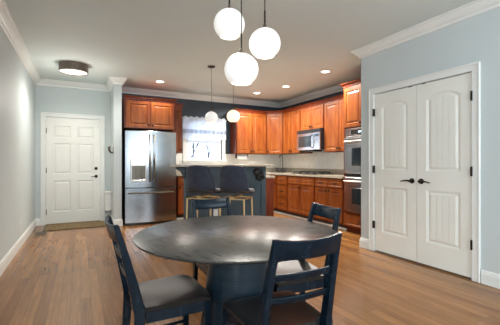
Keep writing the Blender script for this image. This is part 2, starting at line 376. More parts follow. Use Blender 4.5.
obj('door_leaf', panel_slab(dw, dh, 0.044, pan, [(0.006, 0.012), (0.02, 0.014), (0.045, 0.004)]), 'door', door, local=True)
h = bmesh.new(); lathe(h, [(0, 0), (0.03, 0), (0.03, 0.006), (0.012, 0.012), (0.012, 0.04), (0, 0.04)], 20, mtx=Matrix.Translation((dw-0.07, -0.044, 0.875)) @ Matrix.Rotation(PI/2, 4, 'X'))
tube(h, [(dw-0.07, -0.078, 0.875), (dw-0.11, -0.082, 0.872), (dw-0.165, -0.078, 0.868)], [0.009, 0.008, 0.005])
obj('door_lever', h, 'knob', door, smooth=True, local=True)
h = bmesh.new(); lathe(h, [(0, 0), (0.031, 0), (0.028, 0.012), (0.014, 0.016), (0, 0.018)], 20, mtx=Matrix.Translation((dw-0.07, -0.044, 1.03)) @ Matrix.Rotation(PI/2, 4, 'X'))
obj('deadbolt', h, 'knob', door, smooth=True, local=True)
for z in (0.22, 1.0, 1.74): obj('hinge', B(-0.004, 0.012, -0.052, -0.042, z-0.05, z+0.05, bev=0.002), 'steel_handle', door, local=True)
obj('contact_sensor', B(dw-0.05, dw-0.025, -0.062, -0.044, dh-0.16, dh-0.04, bev=0.003), 'plate', door, local=True)
obj('threshold', B(0, dw, -0.07, 0.05, -0.012, 0.0), 'vent', door, local=True)
# ---- pantry double doors (wall x=XP, front faces -x): local x runs toward -y, front (-y local) -> -x world : rz = -90
struct('trim_6', place(casing(0, PD1-PD0, 2.05, 0.075), (XP, PD1, 0), -PI/2), 'trim', 'white casing around the double pantry doors')
dj = bmesh.new(); box(dj, XP, XP+0.12, PD0-0.01, PD0-0.003, 0, 2.06); box(dj, XP, XP+0.12, PD1+0.003, PD1+0.01, 0, 2.06); box(dj, XP, XP+0.12, PD0-0.003, PD1+0.003, 2.052, 2.06)
struct('trim_7', dj, 'trim', 'white jamb of the pantry doors')
LW = (PD1-PD0-0.008)/2
for n, (yy, hx, side, lb) in enumerate(((PD1-0.001, LW-0.055, -1, 'left leaf of the white arched plank panel pantry doors'), (PD0+0.001+LW, 0.055, 1, 'right leaf of the white arched plank panel pantry doors'))):
    d = bpy.data.objects.new('door_%d' % (n+2), None); col.objects.link(d); d.location = (XP+0.045, yy, 0.018); d.rotation_euler = (0, 0, -PI/2)
    d['kind'] = 'structure'; d['label'] = lb; d['category'] = 'door'
    s = 0.115
    obj('door_leaf', panel_slab(LW, 2.022, 0.04, [rect(s, LW-s, 0.245, 0.83), arch(s, LW-s, 1.04, 1.90, 0.065)], [(0.004, 0.005), (0.013, 0.008), (0.018, 0.013), (0.03, 0.013), (0.043, 0.005)], planks=4), 'door', d, local=True)
    h = bmesh.new(); lathe(h, [(0, 0), (0.031, 0), (0.031, 0.006), (0.018, 0.011), (0.013, 0.02), (0.013, 0.05), (0, 0.05)], 24, mtx=Matrix.Translation((hx, -0.04, 0.925)) @ Matrix.Rotation(PI/2, 4, 'X'))
    tube(h, [(hx, -0.083, 0.925), (hx+side*0.03, -0.09, 0.93), (hx+side*0.07, -0.088, 0.927), (hx+side*0.11, -0.083, 0.918), (hx+side*0.125, -0.082, 0.913)], [0.010, 0.0095, 0.008, 0.006, 0.004], 10)
    obj('door_lever', h, 'knob', d, smooth=True, local=True)
    hxx = -0.002 if n == 0 else LW+0.002
    for z in (0.33, 1.05, 1.79): obj('hinge', B(hxx-0.009, hxx+0.009, -0.072, -0.0405, z-0.048, z+0.048, bev=0.002), 'knob', d, local=True)
    q = LW-0.10 if n == 0 else 0.06
    obj('ball_catch', B(q, q+0.045, -0.043, -0.03, 2.018, 2.027), 'knob', d, local=True)

# ---- windows behind the camera and beside it
def glazed(name, x0, x1, y0, y1, z0, z1, label, nx=1):
    wn = bpy.data.objects.new(name, None); col.objects.link(wn); wn['kind'] = 'structure'; wn['label'] = label; wn['category'] = 'window'
    bm = bmesh.new(); alongx = (x1-x0) > (y1-y0); a0, a1 = (x0, x1) if alongx else (y0, y1); f = 0.05
    def bb(a, b, z_0, z_1):
        if alongx: box(bm, a, b, y0, y1, z_0, z_1)
        else: box(bm, x0, x1, a, b, z_0, z_1)
    bb(a0, a0+f, z0, z1); bb(a1-f, a1, z0, z1); bb(a0+f, a1-f, z0, z0+f); bb(a0+f, a1-f, z1-f, z1); bb(a0+f, a1-f, (z0+z1)/2-0.02, (z0+z1)/2+0.02)
    for i in range(1, nx): q = a0+(a1-a0)*i/nx; bb(q-0.04, q+0.04, z0+f, (z0+z1)/2-0.02); bb(q-0.04, q+0.04, (z0+z1)/2+0.02, z1-f)
    obj('window_frame', bm, 'trim', wn)
    if alongx: obj('window_pane', B(a0+f*.5, a1-f*.5, (y0+y1)/2-0.003, (y0+y1)/2+0.003, z0+f*.5, z1-f*.5), 'glass', wn)
    else: obj('window_pane', B((x0+x1)/2-0.003, (x0+x1)/2+0.003, a0+f*.5, a1-f*.5, z0+f*.5, z1-f*.5), 'glass', wn)
    return wn
glazed('window_2', 0.65, 3.15, YW-0.09, YW-0.03, 1.0, 2.3, 'large window behind the camera', 3)
glazed('window_3', -0.52, 0.32, YW-0.09, YW-0.03, 1.0, 2.3, 'narrow window behind the camera')
glazed('window_4', XL-0.09, XL-0.03, -1.6, -0.2, 0.7, 2.2, 'window in the left wall beside the camera', 2)

# ---- kitchen window
kw = glazed('window_1', WX0, WX1, YB+0.03, YB+0.075, WZ0, WZ1, 'white framed kitchen window over the sink, bare trees outside')
cb = bmesh.new()
for a, b, z0, z1 in ((WX0-0.085, WX0, WZ0-0.075, WZ1+0.085), (WX1, WX1+0.085, WZ0-0.075, WZ1+0.085), (WX0, WX1, WZ1, WZ1+0.085), (WX0, WX1, WZ0-0.075, WZ0)):
    box(cb, a, b, YB-0.02, YB+0.0, z0, z1, 0.003)
box(cb, WX0-0.1, WX1+0.1, YB-0.05, YB-0.02, WZ0-0.03, WZ0, 0.004)
obj('window_casing', cb, 'trim', kw)
obj('roller_shade', B(WX0+0.04, WX1-0.04, YB+0.008, YB+0.014, 1.60, WZ1), 'fabric', kw)

# outside
struct('ground_outside', B(-12, 18, YB+0.6, 26, -0.6, -0.5), 'snow', 'pale ground outside the kitchen window')
def tree(x, y, hgt, seed, label):
    rnd = random.Random(seed); bm = bmesh.new()
    def grow(p, d, L, r, depth):
        pts = [p]; q = p.copy(); dd = d.copy()
        for i in range(4):
            dd = (dd+Vector((rnd.uniform(-.18, .18), rnd.uniform(-.18, .18), rnd.uniform(-.02, .12)))).normalized(); q = q+dd*L/4; pts.append(q.copy())
        tube(bm, pts, [r*(1-0.12*i) for i in range(5)], 5)
        if depth:
            for k in range(5):
                nd = (dd+Vector((rnd.uniform(-.9, .9), rnd.uniform(-.6, .6), rnd.uniform(-.1, .6)))).normalized()
                grow(pts[rnd.choice([2, 3, 4])], nd, L*0.66, r*0.6, depth-1)
    t = thing('bare_tree', label, 'tree', (x, y, -0.5), 0, 'bare trees outside the window')
    grow(Vector((x, y, -0.5)), Vector((0, 0, 1)), hgt, 0.04, 4)
    obj('trunk_and_branches', bm, 'bark', t)
tree(3.1, 9.6, 2.0, 3, 'leafless tree outside, seen through the left of the kitchen window')
tree(4.9, 13.4, 2.3, 5, 'leafless tree outside, seen through the middle of the kitchen window')
tree(7.6, 17.9, 2.6, 9, 'leafless tree outside, seen through the right of the kitchen window')

# valance
val = thing('window_valance', 'white ruffled valance with grey band hung over the kitchen window', 'valance', (2.52, YB-0.06, 1.72))
def cloth_strip(x0, x1, z0, z1, amp, waves, ruffle=0.0, y=YB-0.06):
    bm = bmesh.new(); nx = 90; nz = 5; g_ = []
    for j in range(nz+1):
        row = []
        for i in range(nx+1):
            s = i/nx; zz = z0+(z1-z0)*j/nz
            if j == nz: zz += ruffle*abs(math.sin(s*PI*8))
            row.append(bm.verts.new((x0+(x1-x0)*s, y-amp*(0.5+0.5*math.sin(s*2*PI*waves)), zz)))
        g_.append(row)
    for j in range(nz):
        for i in range(nx): bm.faces.new((g_[j][i], g_[j][i+1], g_[j+1][i+1], g_[j+1][i]))
    bmesh.ops.solidify(bm, geom=bm.faces[:], thickness=0.003)
    return bm
obj('upper_cloth', cloth_strip(1.985, 3.03, 1.90, 2.15, 0.008, 10, 0.03), 'fabric', val, smooth=True)
obj('grey_band', cloth_strip(1.985, 3.03, 1.815, 1.905, 0.014, 10), 'fabric_grey', val, smooth=True)
obj('lower_cloth', cloth_strip(1.985, 3.03, 1.69, 1.82, 0.010, 10), 'fabric', val, smooth=True)
obj('curtain_rod', cyl(bmesh.new(), (1.97, YB-0.045, 2.15), (3.05, YB-0.045, 2.15), 0.01), 'trim', val)
for q in range(8):
    xx = 1.985+1.045*(q+0.5)/8
    obj('ruffle_loop', lathe(bmesh.new(), [(0.030, -0.006), (0.042, -0.006), (0.042, 0.006), (0.030, 0.006), (0.030, -0.006)], 16, mtx=Matrix.Translation((xx, YB-0.075, 2.155)) @ Matrix.Rotation(PI/2, 4, 'X')), 'fabric', val, smooth=True)

# ------------------------------------------------------------------ kitchen cabinets
RINGS = [(0.004, 0.006), (0.010, 0.009), (0.016, 0.009), (0.042, 0.001)]
FLAT = [(0.004, 0.004), (0.012, 0.004), (0.022, 0.0)]
def knob(parent, x, z, t, name='knob'):
    bm = bmesh.new(); lathe(bm, [(0, 0), (0.008, 0), (0.008, 0.012), (0.020, 0.018), (0.020, 0.026), (0, 0.03)], 14, mtx=Matrix.Translation((x, -t, z)) @ Matrix.Rotation(PI/2, 4, 'X'))
    return obj(name, bm, 'knob', parent, smooth=True, local=True)
def pull(parent, x, z, t, wd=0.13):
    bm = bmesh.new(); tube(bm, [(x-wd/2, -t, z), (x-wd/2+0.006, -t-0.022, z), (x, -t-0.028, z-0.004), (x+wd/2-0.006, -t-0.022, z), (x+wd/2, -t, z)], 0.0095)
    return obj('pull', bm, 'knob', parent, smooth=True, local=True)
def front(cab, name, x0, x1, z0, z1, rings=RINGS, fr=0.055):
    """door or drawer front, in the cabinet's local frame where y=0 is the face frame plane"""
    e = bpy.data.objects.new(name, None) if False else None
    bm = panel_slab(x1-x0, z1-z0, 0.02, [rect(fr, x1-x0-fr, fr, z1-z0-fr)], rings)
    o = obj(name, bm, 'cherry', cab, local=True); o.location = (x0, -0.001, z0); return o
def cabinet(name, label, origin, rz, wd, depth, z0, z1, doors, drawers=(), crownz=None, toe=False, cat='cabinet', body_holes=None, crown_ends=(0, 0)):
    """local frame: x along the width, front faces -y, body behind y>0"""
    c = thing(name, label, cat, (origin[0], origin[1], 0), rz)
    bm = bmesh.new(); box(bm, 0.001, wd-0.001, 0.0, depth, z0, z1)
    if toe: box(bm, 0.001, wd-0.001, 0.07, depth, 0.0, z0)
    obj('body', bm, 'cherry_dark', c, local=True)
    for d in doors:
        x0, x1, a, b = d[:4]; o = front(c, 'door', x0, x1, a, b)
        if len(d) > 4:
            kx = (x1-x0-0.03) if d[4][0] == 'r' else 0.03; kz = 0.055 if d[4][1] == 'b' else (b-a-0.055)
            knob(o, kx, kz, 0.02)
    for d in drawers:
        x0, x1, a, b = d; o = front(c, 'drawer', x0, x1, a, b, FLAT, 0.03)
        pull(o, (x1-x0)/2, (b-a)/2, 0.02, min(0.12, (x1-x0)*0.4))
    if crownz:
        e0, e1 = crown_ends; prof = [(0, crownz-0.06), (0.008, crownz-0.06), (0.012, crownz-0.035), (0.04, crownz-0.01), (0.045, crownz), (0, crownz)]
        path = []
        if e0: path.append((0.001, e0))
        path += [(0.001, 0.0), (wd-0.001, 0.0)]
        if e1: path.append((wd-0.001, e1))
        obj('cabinet_crown', sweep(bmesh.new(), path, prof, -1), 'cherry_dark', c, local=True)
    return c
TU = 2.37; BU = 1.365
cabinet('wall_cabinet', 'two door cherry cabinet mounted above the steel refrigerator', (0.70, 6.35), 0, 0.96, 0.69, 1.80, TU, [(0.04, 0.475, 1.815, TU-0.055, 'rb'), (0.485, 0.92, 1.815, TU-0.055, 'lb')], crownz=TU+0.03, crown_ends=(0, 0.3))
cabinet('wall_cabinet', 'narrow cherry cabinet on the wall between refrigerator and kitchen window', (1.665, 6.72), 0, 0.235, 0.325, BU, TU, [(0.01, 0.225, BU+0.01, TU-0.055, 'rb')], crownz=TU+0.03, crown_ends=(0, 0.28))
cabinet('wall_cabinet', 'two door cherry cabinet on the wall just right of the kitchen window', (3.165, 6.72), 0, 0.82, 0.325, BU, TU, [(0.02, 0.405, BU+0.01, TU-0.055, 'rb'), (0.415, 0.80, BU+0.01, TU-0.055, 'lb')], crownz=TU+0.03, crown_ends=(0.28, 0))
# diagonal corner cabinet
cc = thing('corner_cabinet', 'single door cherry cabinet set diagonally in the kitchen corner', 'cabinet', (3.99, 6.72, 0), -PI/4)
bm = bmesh.new(); poly = [(3.99, 6.72), (4.27, 6.44), (4.598, 6.44), (4.598, 7.048), (3.99, 7.048)]
loft(bm, [[(x, y, BU) for x, y in poly], [(x, y, TU) for x, y in poly]]); obj('body', bm, 'cherry_dark', cc)
DW = math.hypot(0.28, 0.28); o = front(cc, 'door', 0.012, DW-0.012, BU+0.01, TU-0.055); knob(o, 0.03, 0.055, 0.02)
obj('cabinet_crown', sweep(bmesh.new(), [(0, 0), (DW, 0)], [(0, TU-0.03), (0.008, TU-0.03), (0.012, TU-0.005), (0.04, TU+0.02), (0.045, TU+0.03), (0, TU+0.03)], -1), 'cherry_dark', cc, local=True)
# right hand uppers: origin at far end, local x runs -y : rz=-90
cabinet('wall_cabinet', 'two door cherry cabinet on the right wall between corner and microwave', (4.27, 6.435), -PI/2, 0.70, 0.325, BU, TU, [(0.02, 0.345, BU+0.01, TU-0.055, 'rb'), (0.355, 0.68, BU+0.01, TU-0.055, 'lb')], crownz=TU+0.03)
cabinet('wall_cabinet', 'short two door cherry cabinet directly above the microwave', (4.27, 5.73), -PI/2, 0.765, 0.325, 1.845, TU, [(0.015, 0.378, 1.855, TU-0.055, 'rb'), (0.387, 0.75, 1.855, TU-0.055, 'lb')], crownz=TU+0.03)
cabinet('wall_cabinet', 'two door cherry cabinet on the right wall between microwave and oven tower', (4.27, 4.96), -PI/2, 0.855, 0.325, BU, TU, [(0.02, 0.42, BU+0.01, TU-0.055, 'rb'), (0.43, 0.84, BU+0.01, TU-0.055, 'lb')], crownz=TU+0.03)
# oven tower
tower = thing('oven_cabinet', 'tall cherry cabinet tower housing the double wall oven', 'cabinet', (3.95, 4.10, 0), -PI/2)
TW = 0.86; bm = bmesh.new(); TT = 2.45
box(bm, 0.0, 0.045, 0, 0.645, 0.09, TT); box(bm, TW-0.045, TW, 0, 0.645, 0.09, TT); box(bm, 0.045, TW-0.045, 0, 0.645, 0.09, 0.325); box(bm, 0.045, TW-0.045, 0, 0.645, 1.72, TT); box(bm, 0.045, TW-0.045, 0.62, 0.645, 0.325, 1.72)
box(bm, 0, TW, 0.07, 0.645, 0, 0.09)
obj('body', bm, 'cherry_dark', tower, local=True)
o = front(tower, 'door', 0.02, 0.425, 1.745, TT-0.06); knob(o, 0.375, 0.05, 0.02)
o = front(tower, 'door', 0.435, 0.84, 1.745, TT-0.06); knob(o, 0.03, 0.05, 0.02)
o = front(tower, 'drawer', 0.02, 0.84, 0.11, 0.30, FLAT, 0.03); pull(o, 0.41, 0.095, 0.02)
obj('cabinet_crown', sweep(bmesh.new(), [(0, 0.4), (0, 0), (TW, 0)], [(0, TT-0.03), (0.008, TT-0.03), (0.012, TT-0.005), (0.045, TT+0.02), (0.05, TT+0.035), (0, TT+0.035)], -1), 'cherry_dark', tower, local=True)
ov = thing('double_wall_oven', 'stainless double wall oven with black control panel, built into cherry tower', 'oven', (3.95, 4.10-0.05, 0.33), -PI/2)
OW = 0.76
obj('body', B(0.002, OW-0.002, 0.002, 0.60, 0.002, 1.385), 'steel', ov, local=True)
obj('control_panel', B(0.0, OW, -0.025, 0.001, 1.255, 1.385, bev=0.004), 'steel', ov, local=True)
obj('display', B(0.14, 0.62, -0.029, -0.024, 1.285, 1.36, bev=0.002), 'black_glass', ov, local=True)
obj('clock', B(0.30, 0.40, -0.031, -0.0285, 1.31, 1.335), 'display', ov, local=True)
for z0, z1 in ((0.655, 1.235), (0.035, 0.585)):
    d = obj('oven_door', B(0.0, OW, -0.04, 0.001, z0, z1, bev=0.006), 'steel', ov, local=True)
    obj('door_window', B(0.17, OW-0.17, -0.044, -0.039, z0+0.12, z1-0.17, bev=0.002), 'black_glass', d, local=True)
    hb = bmesh.new(); cyl(hb, (0.05, -0.085, z1-0.065), (OW-0.05, -0.085, z1-0.065), 0.014); cyl(hb, (0.08, -0.085, z1-0.065), (0.08, -0.038, z1-0.065), 0.008); cyl(hb, (OW-0.08, -0.085, z1-0.065), (OW-0.08, -0.038, z1-0.065), 0.008)
    obj('handle', hb, 'pale_steel', d, smooth=True, local=True)
obj('vent_strip', B(0.0, OW, -0.02, 0.001, 0.595, 0.645, bev=0.003), 'black', ov, local=True)

# microwave
mw = thing('microwave', 'black and steel over the range microwave under the short cherry cabinet', 'microwave', (4.18, 5.725, 1.42), -PI/2)
obj('body', B(0.0, 0.757, 0.0, 0.41, 0.0, 0.42, bev=0.004), 'black', mw, local=True)
obj('top_vent', B(0.0, 0.757, -0.022, 0.0, 0.345, 0.42, bev=0.004), 'black', mw, local=True)
d = obj('door', B(0.0, 0.57, -0.03, -0.001, 0.0, 0.343, bev=0.006), 'steel', mw, local=True)
obj('door_window', B(0.07, 0.48, -0.033, -0.029, 0.06, 0.29, bev=0.002), 'black_glass', d, local=True)
tb = bmesh.new(); tube(tb, [(0.535, -0.03, 0.04), (0.53, -0.07, 0.06), (0.53, -0.075, 0.17), (0.53, -0.07, 0.28), (0.535, -0.03, 0.30)], 0.010); obj('handle', tb, 'black', d, smooth=True, local=True)
kp = obj('keypad', B(0.572, 0.757, -0.03, -0.001, 0.0, 0.343, bev=0.004), 'steel', mw, local=True)
obj('display', B(0.60, 0.73, -0.033, -0.029, 0.26, 0.31), 'black_glass', kp, local=True)
obj('underside_lamp_housing', B(0.1, 0.5, 0.02, 0.25, -0.028, 0.0), 'black', mw, local=True)

# base cabinets (right wall)
CT = 0.885
def base_cab(label, origin, rz, wd, cols, stack=False, depth=0.645, pulls=True, name='base_cabinet'):
    c = thing(name, label, 'cabinet', (origin[0], origin[1], 0), rz)
    bm = bmesh.new(); box(bm, 0.001, wd-0.001, 0.0, depth, 0.10, CT); obj('body', bm, 'cherry_dark', c, local=True)
    obj('toe_kick', B(0.001, wd-0.001, 0.07, depth, 0.0, 0.10), 'black', c, local=True)
    obj('shoe_moulding', B(0.001, wd-0.001, 0.052, 0.07, 0.0, 0.032), 'trim', c, local=True)
    n = cols; cw = (wd-0.02)/n
    for i in range(n):
        x0 = 0.01+i*cw+0.008; x1 = 0.01+(i+1)*cw-0.008
        if stack:
            for a, b in ((0.125, 0.385), (0.40, 0.665), (0.68, 0.865)):
                o = front(c, 'drawer', x0, x1, a, b, FLAT, 0.03); pull(o, (x1-x0)/2, (b-a)/2, 0.02)
        else:
            o = front(c, 'drawer', x0, x1, 0.715, 0.865, FLAT, 0.03)
            if pulls: pull(o, (x1-x0)/2, 0.075, 0.02)
            o = front(c, 'door', x0, x1, 0.125, 0.695)
            left = (i % 2 == 0) and n > 1
            knob(o, (x1-x0-0.03) if left else 0.03, 0.53, 0.02)
    return c
base_cab('narrow cherry base cabinet in the inner corner of the counter', (3.95, 6.435), -PI/2, 0.24, 1)
base_cab('cherry base cabinet with a stack of three drawers left of the cooktop', (3.95, 6.193), -PI/2, 0.436, 1, stack=True)
base_cab('two door cherry base cabinet directly under the black cooktop', (3.95, 5.755), -PI/2, 0.905, 2, pulls=False)
base_cab('two door cherry base cabinet between cooktop cabinet and oven tower', (3.95, 4.848), -PI/2, 0.745, 2)
base_cab('single door cherry base cabinet beside the steel refrigerator', (1.72, 6.43), 0, 0.42, 1, depth=0.615)
base_cab('two door cherry sink base cabinet under the kitchen window', (2.142, 6.43), 0, 0.90, 2, pulls=False, depth=0.615)
base_cab('two door cherry base cabinet behind the island, right of the sink', (3.044, 6.43), 0, 0.90, 2, depth=0.615)
# countertop : L shape
ct = thing('countertop', 'speckled tan granite countertop running along the back and right walls', 'countertop', (3.92, 6.40, CT))
bm = bmesh.new(); P6 = [(1.70, 6.40), (3.92, 6.40), (3.92, 4.104), (4.597, 4.104), (4.597, 7.046), (1.70, 7.046)]
loft(bm, [[(x, y, CT+0.001) for x, y in P6], [(x, y, CT+0.036) for x, y in P6]]); obj('slab', bm, 'granite', ct)
bm = bmesh.new(); box(bm, 4.577, 4.597, 4.104, 7.02, CT+0.036, CT+0.14); box(bm, 1.70, 4.577, 7.026, 7.046, CT+0.036, CT+0.14); obj('upstand', bm, 'granite', ct)
bm = bmesh.new(); box(bm, 4.594, 4.5999, 4.104, 7.04, CT+0.14, BU+0.2); struct('trim_8', bm, 'splash', 'cream stone backsplash on the right wall')
bm = bmesh.new(); box(bm, 1.70, WX0-0.09, 7.044, 7.0499, CT+0.14, BU); box(bm, WX0-0.09, WX1+0.09, 7.044, 7.0499, CT+0.14, WZ0-0.08); box(bm, WX1+0.09, 4.594, 7.044, 7.0499, CT+0.14, BU); struct('trim_9', bm, 'splash', 'cream stone backsplash below the kitchen window')

# cooktop
ck = thing('gas_cooktop', 'black gas cooktop with iron grates set in the granite counter', 'cooktop', (4.22, 5.34, CT+0.036))
Z0 = CT+0.036
obj('glass_plate', B(3.99, 4.50, 4.96, 5.73, Z0+0.0005, Z0+0.008, bev=0.002), 'black_glass', ck)
for yc in (5.10, 5.345, 5.59):
    bm = bmesh.new()
    for xx in (4.06, 4.43): box(bm, xx-0.008, xx+0.008, yc-0.11, yc+0.11, Z0+0.035, Z0+0.055)
    for yy in (yc-0.11, yc, yc+0.11): box(bm, 4.06, 4.43, yy-0.008, yy+0.008, Z0+0.036, Z0+0.057)
    for xx in (4.06, 4.43):
        for yy in (yc-0.105, yc+0.105): box(bm, xx-0.007, xx+0.007, yy-0.007, yy+0.007, Z0+0.008, Z0+0.036)
    gr = obj('grate', bm, 'iron', ck)
    for xx in (4.15, 4.34): obj('burner_cap', lathe(bmesh.new(), [(0, 0), (0.045, 0), (0.045, 0.012), (0.03, 0.018), (0, 0.018)], 20, at=(xx, yc, Z0+0.008)), 'iron', gr, smooth=True)
for i in range(5): obj('control_knob', lathe(bmesh.new(), [(0, 0), (0.018, 0), (0.016, 0.022), (0, 0.022)], 16, at=(4.02, 5.15+0.1*i, Z0+0.008)), 'steel_handle', ck, smooth=True)

# fruit basket with banana hook
fb = thing('fruit_basket', 'black wire fruit basket with tall hook at the counter corner', 'basket', (4.22, 6.45, Z0))
bx, by = 4.22, 6.45
bm = bmesh.new()
for r, z in ((0.07, 0.015), (0.115, 0.06), (0.145, 0.11)): tube(bm, [(bx+r*math.cos(a*PI/12), by+r*math.sin(a*PI/12), Z0+z) for a in range(25)], 0.008, 6, False)
for k in range(12):
    a = k*PI/6; tube(bm, [(bx+r*math.cos(a), by+r*math.sin(a), Z0+z) for r, z in ((0.07, 0.015), (0.10, 0.035), (0.125, 0.075), (0.145, 0.11))], 0.0065, 5)
lathe(bm, [(0, 0.001), (0.075, 0.001), (0.075, 0.016), (0, 0.016)], 24, at=(bx, by, Z0))
obj('wire_bowl', bm, 'iron', fb, smooth=True)
bm = bmesh.new(); tube(bm, [(bx+0.05, by, Z0+0.01), (bx+0.05, by, Z0+0.30), (bx+0.04, by, Z0+0.38), (bx, by, Z0+0.41), (bx-0.04, by, Z0+0.385), (bx-0.045, by, Z0+0.355)], 0.010, 8)
obj('hook', bm, 'iron', fb, smooth=True)

# paper towel under the cabinet
pt = thing('paper_towel_holder', 'white paper towel roll held under the cabinet right of the window', 'paper towel', (3.35, 6.85, BU))
obj('paper_roll', cyl(bmesh.new(), (3.24, 6.85, BU-0.075), (3.50, 6.85, BU-0.075), 0.055, n=28), 'paper', pt, smooth=True)
bm = bmesh.new(); box(bm, 3.215, 3.228, 6.82, 6.88, BU-0.10, BU-0.0005); box(bm, 3.512, 3.525, 6.82, 6.88, BU-0.10, BU-0.0005); cyl(bm, (3.228, 6.85, BU-0.075), (3.512, 6.85, BU-0.075), 0.012); obj('bracket', bm, 'knob', pt)

def outlet(name, label, p, normal, cat='outlet', grp=None):
    t = thing(name, label, cat, p, {'-x': -PI/2, '-y': 0, '+x': PI/2}[normal], grp)
    obj('cover_plate', B(-0.037, 0.037, -0.006, -0.0002, -0.058, 0.058, bev=0.002), 'plate', t, local=True)
    for z in (-0.022, 0.022): obj('socket', B(-0.016, 0.016, -0.009, -0.006, z-0.014, z+0.014, bev=0.003), 'trim', t, local=True)
    return t
outlet('wall_outlet', 'white outlet on the backsplash left of the cooktop, near the basket', (4.594, 6.25, 1.20), '-x')
outlet('wall_outlet', 'white outlet on the backsplash above the cooktop, below the microwave', (4.594, 5.55, 1.15), '-x')
outlet('wall_outlet', 'white outlet low on the left wall above the baseboard', (XL, 5.376, 0.33), '+x')

# ------------------------------------------------------------------ refrigerator
fr = thing('refrigerator', 'stainless french door refrigerator with bottom freezer, beside the narrow wall', 'refrigerator', (1.18, 6.30, 0))
FX0, FX1 = 0.712, 1.645; FM = (FX0+FX1)/2
obj('case', B(FX0, FX1, 6.30, 7.0, 0.05, 1.75), 'dark_side', fr)
obj('foot_grille', B(FX0+0.02, FX1-0.02, 6.32, 6.9, 0.0, 0.05), 'black', fr)
def bow(x0, x1, z0, z1, y=6.295, t=0.06, bulge=0.045, hole=None):
    n = 14; xs = [x0+(x1-x0)*i/n for i in range(n+1)]
    fy = lambda x: y-t-bulge*(1-((x-FM)/((FX1-FX0)/2))**2)
    secs = []
    for z, ins in ((z0, 0.006), (z0+0.006, 0), (z1-0.006, 0), (z1, 0.006)):
        secs.append([(x, fy(x)+ins, z) for x in xs]+[(x1, y, z), (x0, y, z)])
    return loft(bmesh.new(), secs)
for x0, x1, nm in ((FX0, FM-0.003, 'left'), (FM+0.003, FX1, 'right')):
    d = obj('door', bow(x0, x1, 0.695, 1.745), 'fridge_steel', fr, smooth=True)
    hx = FM-0.038 if nm == 'left' else FM+0.038
    hb = bmesh.new(); tube(hb, [(hx, 6.20, 0.80), (hx, 6.125, 0.82), (hx, 6.12, 1.2), (hx, 6.125, 1.66), (hx, 6.20, 1.68)], 0.015, 10); obj('handle', hb, 'steel_handle', d, smooth=True)
    if nm == 'left':
        yb = 6.20
        ds = obj('water_dispenser', B(0.80, 1.075, yb-0.03, yb+0.03, 0.80, 1.23, bev=0.006), 'pale_steel', d)
        obj('dispenser_recess', B(0.82, 1.055, yb-0.0315, yb-0.02, 0.825, 1.10), 'recess', ds)
        obj('drip_tray', B(0.835, 1.04, yb-0.045, yb-0.031, 0.83, 0.845, bev=0.003), 'steel', ds)
        obj('control_strip', B(0.815, 1.06, yb-0.033, yb-0.02, 1.115, 1.215), 'steel', ds)
        obj('lit_display', B(0.89, 0.99, yb-0.036, yb-0.032, 1.15, 1.19), 'display', ds)
        for xx in (0.87, 0.955): obj('paddle', B(xx, xx+0.055, yb-0.036, yb-0.0318, 0.87, 1.07, bev=0.002), 'steel_handle', ds)
d = obj('freezer_drawer', bow(FX0, FX1, 0.045, 0.685), 'fridge_steel', fr, smooth=True)
hb = bmesh.new(); tube(hb, [(FX0+0.06, 6.22, 0.595), (FX0+0.08, 6.12, 0.60)]+[(FX0+0.08+(FX1-FX0-0.16)*k/6, 6.12-0.02*math.sin(PI*k/6), 0.60) for k in range(1, 6)]+[(FX1-0.08, 6.12, 0.60), (FX1-0.06, 6.22, 0.595)], 0.013, 10); obj('handle', hb, 'steel_handle', d, smooth=True)

# ------------------------------------------------------------------ island
IY = 4.72; IX0, IX1 = 1.396, 2.775
isl = thing('kitchen_island', 'slate blue kitchen island with raised speckled granite bar top', 'island', ((IX0+IX1)/2, IY, 0))
obj('bar_panel', B(IX0, IX1, IY, IY+0.14, 0.0, 1.09, bev=0.002), 'island', isl)
obj('corner_post', B(IX1-0.09, IX1+0.004, IY-0.012, IY+0.15, 0.0, 1.088, bev=0.003), 'island', isl)
bm = bmesh.new(); box(bm, 1.20, IX1+0.035, IY-0.20, IY+0.20, 1.092, 1.128, 0.008, 2); obj('bar_top', bm, 'granite', isl)
bm = prism(bmesh.new(), [(IX0-0.0005, 0.90), (IX0-0.0005, 1.091), (1.25, 1.091), (1.26, 1.06), (1.33, 1.02)], IY+0.04, IY+0.09); obj('corbel', bm, 'island', isl)
obj('cabinet_body', B(1.66, 3.02, IY+0.141, IY+0.72, 0.10, CT), 'cherry', isl)
obj('island_toe_kick', B(1.68, 2.96, IY+0.16, IY+0.66, 0.0, 0.10), 'black', isl)
obj('end_panel', B(2.78, 3.02, IY+0.125, IY+0.1405, 0.10, CT, bev=0.002), 'cherry_dark', isl)
obj('lower_top', B(1.63, 3.06, IY+0.141, IY+0.75, CT+0.001, CT+0.036, bev=0.006), 'granite', isl)
for i in range(3):
    bm = panel_slab(0.40, 0.72, 0.02, [rect(0.055, 0.345, 0.055, 0.665)], RINGS); o = obj('door', place(bm, (2.13+0.42*i, IY+0.721, 0.13), PI), 'cherry', isl); 
outlet('island_outlet', 'white outlet low on the slate blue island, behind the stools', (1.87, IY, 0.37), '-y')
